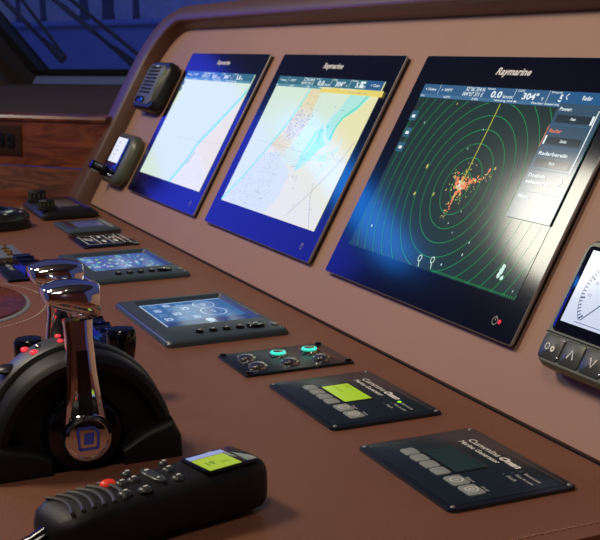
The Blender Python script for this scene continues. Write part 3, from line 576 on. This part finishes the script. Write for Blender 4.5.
# generator panels
def generator_panel(x0, y0, label, lit):
    dx, dy = .1575, .115; x1, y1 = x0+dx, y0+dy; t = thing('generator_panel', label, 'control panel', (x0, y0, 0), 'generator control panels in the desktop')
    b = MB(); b.slab(x0, x1, y0, y1, 0, .0032, .006, .0010, 5); b.build('face_plate', navy, t)
    b = MB(); b.slab(x0+.006, x1-.006, y0+.006, y1-.006, .0031, .0037, .006, .0004, 5); b.build('membrane', navy2, t)
    for a, c in ((x0+.005, y0+.005), (x1-.005, y0+.005), (x1-.005, y1-.005), (x0+.005, y1-.005)): b = MB(); b.ellip((a, c, .0031), .0021, .0021, .0010, 12, 4, True); b.build('screw', edge_m, t)
    s0, s1 = x0+.0385, x0+.0935; q0, q1 = y0+.0430, y0+.0720
    b = MB(); b.slab(s0-.002, s1+.002, q0-.002, q1+.002, .0036, .0042, .002, .0003, 3); b.build('screen_rim', black_p, t)
    m = em('lcd_lime', 160, 192, 30, .95, .2) if lit else mat('lcd_off', srgb(38, 58, 62), .2)
    b = MB().use(m); b.poly(lift([(s0, q0), (s1, q0), (s1, q1), (s0, q1)], .0044))
    if lit:
        b.use(em('lcd_ink', 120, 150, 26, .9, .2)); b.text('READY', s0+.006, s0+.020, q0+.022, q0+.026, .0046, .02); b.text('00123 h', s0+.006, s0+.026, q0+.010, q0+.014, .0046, .02)
    b.build('screen', None, t, smooth=False)
    for k in range(4): a = x0+.0275+k*.0168; b = MB(); b.slab(a, a+.0155, y0+.0260, y0+.0395, .0036, .0048, .003, .0006, 4); b.build('key', key_m, t)
    for k in range(2):
        a = x0+.0990+k*.0225; b = MB(); b.slab(a, a+.0205, y0+.0265, y0+.0420, .0036, .0048, .003, .0006, 4); kk = b.build('key', key_m, t)
        b = MB(); b.line(ring2(a+.0102, y0+.0342, .005, n=18), .0010, .0050, True)
        if k == 0: b.line([(a+.0102, y0+.0315), (a+.0102, y0+.0370)], .001, .0050)
        else: b.line(ring2(a+.0102, y0+.0342, .002, n=10), .001, .0050, True)
        b.build('key_symbol', white_i, kk, smooth=False)
    zt = .0040
    lettering(t, 'Start', x0+.106, x0+.118, y0+.0435, y0+.0465, zt, grey_i, .02, name='key_caption'); lettering(t, 'Stop', x0+.128, x0+.139, y0+.0435, y0+.0465, zt, grey_i, .02, name='key_caption')
    lettering(t, 'Cummins', x0+.0300, x0+.0770, y0+.0915, y0+.0985, zt, white_i, .01, name='maker_name'); lettering(t, 'Onan', x0+.0795, x0+.1080, y0+.0905, y0+.0985, zt, white_i, .06, .2, name='maker_name')
    lettering(t, 'Marine Generator', x0+.0300, x0+.0900, y0+.0830, y0+.0885, zt, white_i, .02, name='product_lettering')
    for k, s_ in enumerate(('Remote', 'Not in auto', 'Fault')):
        a = x0+.1170-.001*k; yy = y1-.0260-k*.0075; lettering(t, s_, a+.003, a+.003+(.022, .024, .012)[k], yy, yy+.0036, zt, grey_i, .02, name='lamp_caption')
        b = MB(); b.ellip((a-.002, yy+.0018, .0037), .0022 if k == 0 and lit else .0014, .0022 if k == 0 and lit else .0014, .0009, 10, 4, True); b.build('indicator_light', em('lime_led', 150, 235, 40, 1.3) if (k == 0 and lit) else grey_f, t)
    return t
generator_panel(.1905, -.1660, 'navy generator panel with lit lime green screen', True)
generator_panel(.3985, -.1660, 'navy generator panel with dark unlit screen, nearest the right end', False)

# six-button switch panel
x0, x1, y0, y1 = .0612, .1517, -.1749, -.0486
t = thing('switch_panel', 'small navy panel with six steel push buttons, two ringed in green light', 'switch panel', (x0, y0, 0))
b = MB(); b.slab(x0, x1, y0, y1, 0, .0030, .002, .0008, 3); b.build('face_plate', navy, t)
for a, c in ((x0+.005, y0+.005), (x1-.005, y0+.005), (x1-.005, y1-.005), (x0+.005, y1-.005)): b = MB(); b.lathe((a, c, .0030), [(.0036, 0), (.0034, .0020), (.0020, .0024)], 'z', 12); b.build('corner_screw', black_g, t)
glow = em('green_ring', 60, 240, 200, 1.5)
for i in range(2):
    for j in range(3):
        cx_, cy_ = x0+.0315+i*.0350, y0+.0228+j*.0378; lit = (i == 0 and j > 0)
        b = MB(); b.lathe((cx_, cy_, .0030), [(.0108, 0), (.0104, .0022), (.0088, .0028)], 'z', 28); pb = b.build('push_button', silver, t)
        b = MB(); b.lathe((cx_, cy_, .0058), [(.0082, 0), (.0074, .0018), (.005, .0026), (.001, .0029)], 'z', 28); b.build('button_cap', silver, pb)
        if lit: b = MB(); b.lathe((cx_, cy_, .0059), [(.0086, .0006), (.0082, .0016), (.0064, .0022), (.0060, .0016)], 'z', 28, False, False); b.build('light_ring', glow, pb)
        lettering(t, ('NAV', 'DECK', 'ANCHOR', 'CABIN', 'PUMP', 'HORN')[i*3+j], cx_-.019, cx_-.0125, cy_-.004, cy_-.002, .0032, grey_i, .01, name='button_caption')
b = MB(); b.poly(lift([(x0+.020, y1-.016), (x1-.012, y1-.016), (x1-.012, y1-.011), (x0+.020, y1-.011)], .0032)); b.build('red_strip', mat('dull_red', srgb(90, 36, 36), .4), t, smooth=False)

# black and white switch plate
x0, x1, y0, y1 = -.8454, -.7085, -.1465, -.0474
t = thing('legend_plate', 'flat black plate with white ruled boxes and symbols', 'plate', (x0, y0, 0))
b = MB(); b.slab(x0, x1, y0, y1, 0, .0035, .004, .0008, 4); b.build('plate', black_g, t)
b = MB(); z = .0037
def box_line(a, c, d, e): b.line([(a, d), (c, d), (c, e), (a, e)], .0020, z, True)
a0, a1, c0, c1 = x0+.022, x1-.022, y0+.014, y1-.010; box_line(a0, a1, c0, c1)
for q in (.30, .60, .86): b.line([(a0, c0+(c1-c0)*q), (a1, c0+(c1-c0)*q)], .0018, z)
b.line(ring2(x0+.06, c0+(c1-c0)*.15, .012, .005, 20), .002, z, True); b.line([(x0+.045, c0+.004), (x0+.085, c0+.016)], .002, z)
b.line(ring2(x0+.05, c0+(c1-c0)*.74, .008, .004, 16), .003, z, True)
for q in (.40, .68): b.poly(lift(rr(x0+.075, x0+.10, c0+(c1-c0)*q, c0+(c1-c0)*(q+.08), .002, 2), z))
b.poly(lift(rr(x0+.030, x0+.050, c0+(c1-c0)*.42, c0+(c1-c0)*.50, .002, 2), z)); b.build('white_markings', white_i, t, smooth=False)

# slim grey controller
x0, x1, y0, y1 = -1.005, -.868, -.138, -.038
t = thing('pilot_keypad', 'slim grey keypad with small display, behind the black and white plate', 'keypad', (x0, y0, 0))
b = MB(); b.stack([lift(rr(x0+i, x1-i, y0+i, y1-i, .008, 5), z) for i, z in ((.001, 0), (0, .002), (0, .005), (.003, .0075), (.006, .008))]); b.build('housing', grey_f, t)
b = MB(); b.slab(x0+.03, x1-.04, y0+.028, y1-.022, .0079, .0086, .003, .0003, 3); b.build('screen', em('keypad_screen', 66, 70, 110, .8), t)
b = MB(); b.slab(x0+.018, x1-.018, y0+.010, y0+.022, .0079, .0090, .003, .0005, 3); b.build('key_strip', silver, t)
for k in range(5): b = MB(); b.slab(x0+.022+.020*k, x0+.036+.020*k, y1-.017, y1-.009, .0079, .0092, .002, .0005, 3); b.build('key', key_m, t)

# angular controller with two knobs
x0, x1, y0, y1 = -1.300, -1.070, -.146, -.030
t = thing('knob_controller', 'black control unit with two knobs at the far left desk corner', 'controller', (x0, y0, 0))
b = MB(); b.stack([lift(rr(x0+i, x1-i, y0+i, y1-i, .012, 5), z) for i, z in ((.004, 0), (0, .004), (0, .009), (.008, .0165), (.012, .019))]); b.build('housing', black_p, t)
b = MB(); b.slab(x0+.06, x1-.06, y0+.045, y1-.028, .0189, .0196, .004, .0003, 3); b.build('screen', mat('beige_glass', srgb(100, 96, 110), .08), t)
b = MB(); b.add([(x1-.120, y0-.0002, .006), (x1-.02, y0-.0002, .006), (x1-.03, y0+.0092, .0178), (x1-.11, y0+.0092, .0178)], [[0, 1, 2, 3]])
b = MB(); b.slab(x0+.10, x1-.018, y0+.014, y0+.026, .0189, .0200, .003, .0005, 3); b.build('key_strip', silver, t)
b = MB(); b.slab(x0+.018, x0+.22, y1-.024, y1-.014, .0189, .0198, .003, .0004, 3); b.build('blue_strip', mat('deep_blue', srgb(22, 34, 120), .15), t)
for kx, ky, kr, kh in ((-1.245, -.122, .0195, .020), (-1.100, -.131, .0165, .018)):
    b = MB(); b.lathe((kx, ky, .019), [(kr*1.15, 0), (kr*1.15, .004), (kr*.92, .006), (kr*.95, kh), (kr*.8, kh+.003), (kr*.2, kh+.0035)], 'z', 24); kk = b.build('knob', black_s, t)
    b = MB()
    for q in range(12): a = 2*PI*q/12; b.tube([(kx+kr*.95*math.cos(a), ky+kr*.95*math.sin(a), .027), (kx+kr*.95*math.cos(a), ky+kr*.95*math.sin(a), .019+kh-.002)], .0012, 5)
    b.build('grip_ribs', olive, kk)
for k in range(6): b = MB(); b.slab(x0+.105+.014*k, x0+.114+.014*k, y0+.031, y0+.038, .0189, .0200, .0015, .0004, 2); b.build('key', grey_f, t)

# round trackball unit
cx_, cy_ = -1.03, -.2425
t = thing('trackball', 'round black trackball unit with ridged rim at the left edge of the desk', 'trackball', (cx_, cy_, 0))
b = MB(); b.lathe((cx_, cy_, 0), [(.062, 0), (.064, .004), (.064, .010), (.060, .012), (.060, .016), (.063, .018), (.062, .024), (.057, .030), (.048, .033), (.040, .0335)], 'z', 40); b.build('housing', black_p, t)
b = MB(); b.lathe((cx_, cy_, .0335), [(.040, 0), (.039, .003), (.031, .004), (.030, .0)], 'z', 32); b.build('scroll_ring', silver, t)
b = MB(); b.ellip((cx_, cy_, .031), .026, .026, .012, 24, 8, True); b.build('ball', black_g, t)
for k in range(8): a = 2*PI*k/8+.2; b = MB(); b.ellip((cx_+.050*math.cos(a), cy_+.050*math.sin(a), .0318), .005, .005, .002, 10, 4, True); b.build('button', edge_m, t)

# silver plate with brass toggles
x0, x1, y0, y1 = -.800, -.660, -.315, -.252
t = thing('toggle_plate', 'pale metal plate with brass toggle switches at the left edge', 'switch plate', (x0, y0, 0))
b = MB(); b.slab(x0, x1, y0, y1, 0, .003, .002, .0006, 3); b.build('plate', mat('pale_alloy', srgb(150, 158, 172), .4, metal=.6), t)
for k in range(3):
    a = x0+.045+.030*k; c = y0+.040; b = MB(); b.lathe((a, c, .003), [(.0062, 0), (.0062, .002), (.004, .003)], 'z', 6); tg = b.build('toggle', gold, t)
    b = MB(); b.tube([(a, c, .005), (a+.003, c+.002, .010)], [.0018, .0026], 8); b.build('toggle_lever', gold, tg)

# rocker switch unit on a black plate
def rocker_unit(x0, y0, label, dx, dy, px0, px1, n):
    t = thing('rocker_switch_unit', label, 'switch unit', (x0, y0, 0), 'rocker switch units on the desktop')
    b = MB(); b.slab(x0, x0+dx, y0, y0+dy, 0, .004, .003, .0008, 3); b.build('base_plate', black_g, t)
    b = MB(); b.line(rr(x0+.002, x0+dx-.002, y0+.002, y0+dy-.002, .003, 3), .0012, .0042, True); b.build('edge_line', silver, t, smooth=False)
    w = (px1-px0)/n
    for k in range(n):
        a = x0+px0+k*w; c0, c1 = y0+dy*.52, y0+dy-.004; m = (a+a+w)/2
        b = MB(); b.stack([[(a+.001, c, .004), (a+.001, c, .014), (m, c, .0105), (a+w-.001, c, .0165), (a+w-.001, c, .004)] for c in (c0, c1)]); rk = b.build('rocker', mat('rocker_navy', srgb(22, 26, 60), .15), t)
        b = MB(); b.ellip((a+w*.72, (c0+c1)/2, .0136), .0022, .0022, .0012, 10, 4, True); b.build('rocker_light', em('blue_led', 90, 110, 235, .7), rk)
    lettering(t, 'BOW', x0+dx*.35, x0+dx*.60, y0+dy*.25, y0+dy*.36, .0043, grey_i, .02)
    return t
rocker_unit(-.668, -.315, 'black rocker switch unit at the left edge, behind the chrome throttle heads', .195, .066, .030, .150, 3)
rocker_unit(-.180, -.305, 'black rocker switch unit just behind the throttle, beside the gauge display', .165, .052, .015, .155, 4)

# round wooden hatch and its stitched surround
cx_, cy_ = -.352, -.405
t = thing('wooden_disc', 'round glossy mahogany disc let into the desk behind the throttle', 'disc', (cx_, cy_, 0))
b = MB(); b.stack([lift(ring2(cx_, cy_, .135*k, .092*k, 56), z) for k, z in ((1.05, 0), (1.05, .0010), (1.03, .0022), (1.0, .0024), (.985, .002))]); b.build('rim', edge_m, t)
b = MB(); b.stack([lift(ring2(cx_, cy_, .135*k, .092*k, 56), z) for k, z in ((.985, .0005), (.98, .0045), (.95, .0055))]); b.build('wood_inlay', wood_r, t)
b = MB()
for i in range(120):
    a0 = 2*PI*i/120; a1 = 2*PI*(i+.65)/120; b.line([(cx_+.166*math.cos(a0), cy_+.117*math.sin(a0)), (cx_+.166*math.cos(a1), cy_+.117*math.sin(a1))], .0018, .0006)
st = b.build('stitching', mat('pale_thread', srgb(200, 185, 165), .6), t, smooth=False); st['kind'] = 'stuff'

# ================================================================== throttle
XN, XF = .345, .258          # near and far cheek
yc, zc = -.388, .010
t = thing('throttle_control', 'large black domed throttle with twin chrome levers', 'throttle', (.28, yc, 0))
def arc(x, ry, rz, n=36, z0=0):
    pts = [(x, yc+ry, z0)]+[(x, yc+ry*math.cos(PI*i/n), zc+rz*math.sin(PI*i/n)) for i in range(n+1)]+[(x, yc-ry, z0)]
    return pts
b = MB()
b.stack([arc(x, ry, rz) for x, ry, rz in ((XF, .066, .066), (XF+.006, .072, .074), (XF+.018, .077, .082), (XF+.032, .080, .087), (XF+.045, .0815, .090), (XN-.030, .080, .0895), (XN-.026, .0785, .088), (XN-.0245, .0770, .0865), (XN-.022, .0785, .088), (XN-.008, .0775, .0865), (XN-.003, .0755, .0845), (XN, .072, .081), (XN-.002, .066, .074), (XN-.016, .064, .072))])
b.build('housing', black_s, t)
# lower cheek wings
for sg in (-1, 1):
    b = MB(); sec = []
    P = [(.030, .000), (.082 if sg > 0 else .083, .000), (.0815, .018), (.074, .034 if sg > 0 else .030), (.050, .026 if sg > 0 else .024), (.030, .014)]
    b.stack([[(x, yc+sg*(.03+(yy-.03)*k), z*kz) for yy, z in P] for x, k, kz in ((XN-.02, 1, 1), (XN-.001, 1, 1), (XN+.003, .98, .92), (XN+.005, .95, .8))]); b.build('cheek_wing', black_s, t)
b = MB(); b.lathe((XN-.018, -.389, .030), [(.034, 0), (.034, .012), (.030, .017), (.026, .018)], 'x', 40); b.build('hub_socket', black_g, t)
# top plate with buttons and lights
def dome(a, x, dr=0):   # a: angle from the +y side
    return (x, yc+(.0815+dr)*math.cos(a), zc+(.090+dr)*math.sin(a))
b = MB(); A = [math.radians(q) for q in range(96, 158, 4)]
b.stack([[dome(a, x, d) for x, d in ((.287, -.004), (.287, .0012), (.290, .0022), (.316, .0022), (.318, .0012), (.318, -.004))] for a in A]); b.build('button_plate', char_m, t)
for (aa, x, m, s_, nm) in ((116, .291, red_l, .0036, 'indicator_light'), (113, .311, red_l, .0036, 'indicator_light'), (96, .292, red_l, .0026, 'indicator_light'), (97, .309, red_l, .0026, 'indicator_light'), (109, .301, silver, .0034, 'indicator_light'), (130, .302, black_p, .0105, 'push_button')):  # the two smaller red beads are painted reflections of the larger red pair
    p_ = dome(math.radians(aa), x, .003); b = MB(); b.ellip(p_, s_, s_, s_*.6 if nm != 'push_button' else .004, 14, 6); b.build(nm, m, t)
# levers
def lever(xh, hy, hz, zt_, out, lean):
    # xh: outer face plane of the hub disc; shaft rises to the head
    top = Vector((xh-.012*out, hy+lean-.004, zt_)); bot = Vector((xh-.006*out, hy, hz))
    b = MB(); lo = []
    for k, (f, wy, wx) in enumerate(((0, .0185, .007), (.12, .0178, .008), (.35, .0150, .0085), (.6, .0128, .0085), (.85, .0112, .0085), (1, .0120, .009))):
        p_ = bot.lerp(top, f); lo.append([(p_.x+wx*math.copysign(abs(math.cos(a))**.6, math.cos(a)), p_.y+wy*math.copysign(abs(math.sin(a))**.6, math.sin(a)), p_.z) for a in [2*PI*j/20+.001 for j in range(20)]])
    b.stack(lo); lv = b.build('lever', chrome, t)
    b = MB(); b.lathe((xh-.014*out, hy, hz), [(.0175, 0), (.0205, .004*out), (.0205, .016*out), (.0190, .0185*out), (.0165, .0188*out), (.0160, .0178*out), (.004, .0178*out)], 'x', 40); b.build('hub', chrome, lv)
    b = MB(); b.stack([[(p_.x+out*.0092+dx, p_.y+sy, p_.z) for sy, dx in ((-w, 0), (w, 0), (w, -.003*out), (-w, -.003*out))] for f, w in ((.2, .0062), (.75, .0045)) for p_ in [bot.lerp(top, f)]]); b.build('inlay', mat('lever_inlay', srgb(90, 90, 92), .15, metal=1), lv)
    if out > 0:
        b = MB(); X_ = xh+.0043; q = [(hy-.0075, hz-.009), (hy+.0075, hz-.009), (hy+.0085, hz+.004), (hy+.005, hz+.009), (hy-.0085, hz+.009)]
        N_ = len(q)
        for i in range(N_):
            a_, c_ = q[i], q[(i+1) % N_]; d_ = Vector((c_[0]-a_[0], c_[1]-a_[1])).normalized(); n_ = Vector((-d_.y, d_.x))*.0011
            b.poly([(X_, a_[0]-n_.x, a_[1]-n_.y), (X_, a_[0]+n_.x, a_[1]+n_.y), (X_, c_[0]+n_.x, c_[1]+n_.y), (X_, c_[0]-n_.x, c_[1]-n_.y)])
        b.poly([(X_, hy-.004, hz-.005), (X_, hy+.004, hz-.005), (X_, hy+.005, hz+.005), (X_, hy-.003, hz+.004)]); b.build('emblem', mat('emblem_blue', srgb(70, 80, 190), .25), lv, smooth=False)
    # head: rounded wedge lying along y
    b = MB(); lo = []; hc = top+Vector((-.004*out, -.004, .019)); n = 24
    for f, sx, sz in ((-1, .3, .15), (-.97, .6, .38), (-.88, .82, .55), (-.6, .95, .72), (-.2, 1.02, .9), (.3, 1.05, 1.05), (.7, 1.0, 1.12), (.88, .9, 1.02), (.97, .6, .7), (1, .3, .3)):
        y_ = hc.y+f*.0232; top_ = hc.z+.0125-.004*abs(f)**2; zc_ = top_-.0132*sz
        lo.append([(hc.x+.021*sx*math.copysign(abs(math.cos(a))**.55, math.cos(a)), y_, zc_+.0132*sz*math.copysign(abs(math.sin(a))**.6, math.sin(a))) for a in [2*PI*j/n+.001 for j in range(n)]])
    b.stack(lo); b.build('lever_head', chrome, lv)
lever(XN+.008, -.389, .030, .127, 1, .003)
lever(XF-.012, -.390, .034, .131, -1, .008)

# two black thruster knobs behind the throttle
for (x_, y_, lab) in ((.155, -.307, 'black thruster knob right of the throttle dome'), (.155, -.398, 'black thruster knob left of the throttle dome, half hidden')):
    t = thing('thruster_knob', lab, 'knob', (x_, y_, 0), 'pair of black thruster knobs')
    b = MB(); b.lathe((x_, y_, 0), [(.020, 0), (.020, .003), (.016, .006), (.010, .012)], 'z', 24); b.build('base', black_p, t)
    b = MB(); b.lathe((x_, y_, .010), [(.006, 0), (.006, .022)], 'z', 12); b.build('stem', black_p, t)
    b = MB(); b.lathe((x_, y_, .032), [(.010, 0), (.0120, .004), (.0140, .016), (.0148, .026), (.0145, .034), (.0125, .037), (.006, .038)], 'z', 28); b.build('grip', black_g, t)

# ================================================================== radio handset
t = thing('radio_handset', 'black handheld radio with lime screen lying in front of the throttle', 'handset', (.488, -.375, 0))
ca = .27; D = Vector((-math.sin(ca), math.cos(ca), 0)); S = Vector((math.cos(ca), math.sin(ca), 0)); HO = Vector((.4914, -.3800, 0))
def H(v): return HO+D*(.0975-(.0975-v[0])*.95)+S*v[1]+Vector((0, 0, v[2]))     # (along, across, up)
def hsec(y, wd, z0, z1, e=.5, n=28):
    zc_ = (z0+z1)/2; hz = (z1-z0)/2
    return [(y, wd*math.copysign(abs(math.cos(a))**e, math.cos(a)), zc_+hz*math.copysign(abs(math.sin(a))**e, math.sin(a))) for a in [2*PI*j/n+.01 for j in range(n)]]
b = MB(); b.stack([hsec(*q) for q in ((-.090, .010, .012, .024), (-.0885, .016, .009, .029), (-.084, .0225, .006, .0345), (-.074, .0265, .004, .0385), (-.055, .0275, .003, .0395), (-.030, .0265, .003, .039), (.0, .0262, .003, .0385), (.04, .0275, .001, .0395), (.070, .0285, .0, .041), (.086, .027, .001, .041), (.093, .022, .003, .038), (.0965, .014, .008, .031), (.0975, .006, .012, .025))])
b.build('body', black_s, t, xf=H)
for k in range(6):
    y_ = -.078+k*.0085; b = MB(); pts = [(y_+.005*(1-(q/5)**2)+.002, .0038*q, .0395-.00005*q*q) for q in range(-5, 6)]; b.tube(pts, .0016, 6); b.build('speaker_rib', char_m, t, xf=H)
def hbtn(a, s_, r0, r1, m, nm='key', h=.0025):
    b = MB(); b.ellip((a, s_, .0388), r0, r1, h, 14, 5, True); return b.build(nm, m, t, xf=H)
hbtn(-.0290, -.0125, .0066, .0050, mat('red_key', srgb(205, 50, 36), .35, emit=srgb(220, 50, 30), es=.35), 'red_key', .0035)
keyg = mat('key_dark_grey', srgb(56, 62, 64), .28)
for a, s_, r0, r1 in ((-.0085, -.0195, .0045, .0040), (-.0215, -.0055, .0052, .0045), (-.0110, -.0062, .0056, .0045), (-.0297, .0125, .0058, .0052), (-.0143, .0152, .0058, .0052), (.0209, -.0075, .0054, .0048), (.0171, .0112, .0054, .0048), (.0249, -.0200, .0042, .0036)):
    kk = hbtn(a, s_, r0, r1, keyg, h=.0032); b = MB(); b.ellip((a+.001, s_-.0005, .0416), .0022, .0011, .0006, 8, 4, True); b.build('key_symbol', white_i, kk, xf=H)
b = MB(); b.stack([[(a_, c_, z_) for a_, c_ in [(.0042+(p_[0]*k_)*.30+(p_[1]*k_)*-.0, -.0028+(p_[1]*k_)) for p_ in [(.0165*math.cos(q)*(1 if abs(math.cos(q)) > 0 else 1), .0160*math.sin(q)) for q in [2*PI*j/24 for j in range(24)]]]] for z_, k_ in ((.0385, 1), (.0410, 1), (.0418, .8))]); kk = b.build('rocker_key', keyg, t, xf=H)
b = MB(); b.ellip((.0048, -.012, .0417), .0022, .0014, .0006, 8, 4, True); b.ellip((.0036, .006, .0417), .0014, .0012, .0006, 8, 4, True); b.build('key_symbol', white_i, kk, xf=H)
b = MB(); b.slab(.037, .086, -.0165, .0225, .0402, .0414, .004, .0005, 4); b.build('screen_rim', black_g, t, xf=H)
b = MB().use(em('lcd_lime_handset', 168, 190, 40, .95, .2)); b.poly(lift([(.0405, -.0055), (.0705, -.0055), (.0705, .0200), (.0405, .0200)], .0417)); b.use(em('lcd_ink_handset', 110, 140, 30, .9, .2))
b.text('16', .046, .054, .004, .012, .0419, .03); b.text('INT', .058, .066, .008, .012, .0419, .02); b.build('screen', None, t, xf=H, smooth=False)
b = MB(); b.poly(lift([(.0405, -.0130), (.0740, -.0130), (.0740, -.0062), (.0405, -.0062)], .0417)); b.build('status_bar', em('pale_lilac', 165, 175, 225, .8), t, smooth=False, xf=H)
b = MB(); b.tube([(-.118, -.010, .012), (-.108, -.004, .013), (-.098, 0, .015), (-.086, 0, .018)], [.005, .0065, .008, .0095], 14); b.build('cord_collar', black_g, t, xf=H)
b = MB(); b.tube([(-.19, -.05, .005), (-.16, -.03, .005), (-.135, -.018, .007), (-.116, -.009, .0125)], .0035, 10); b.build('cord', black_r, t, xf=H)
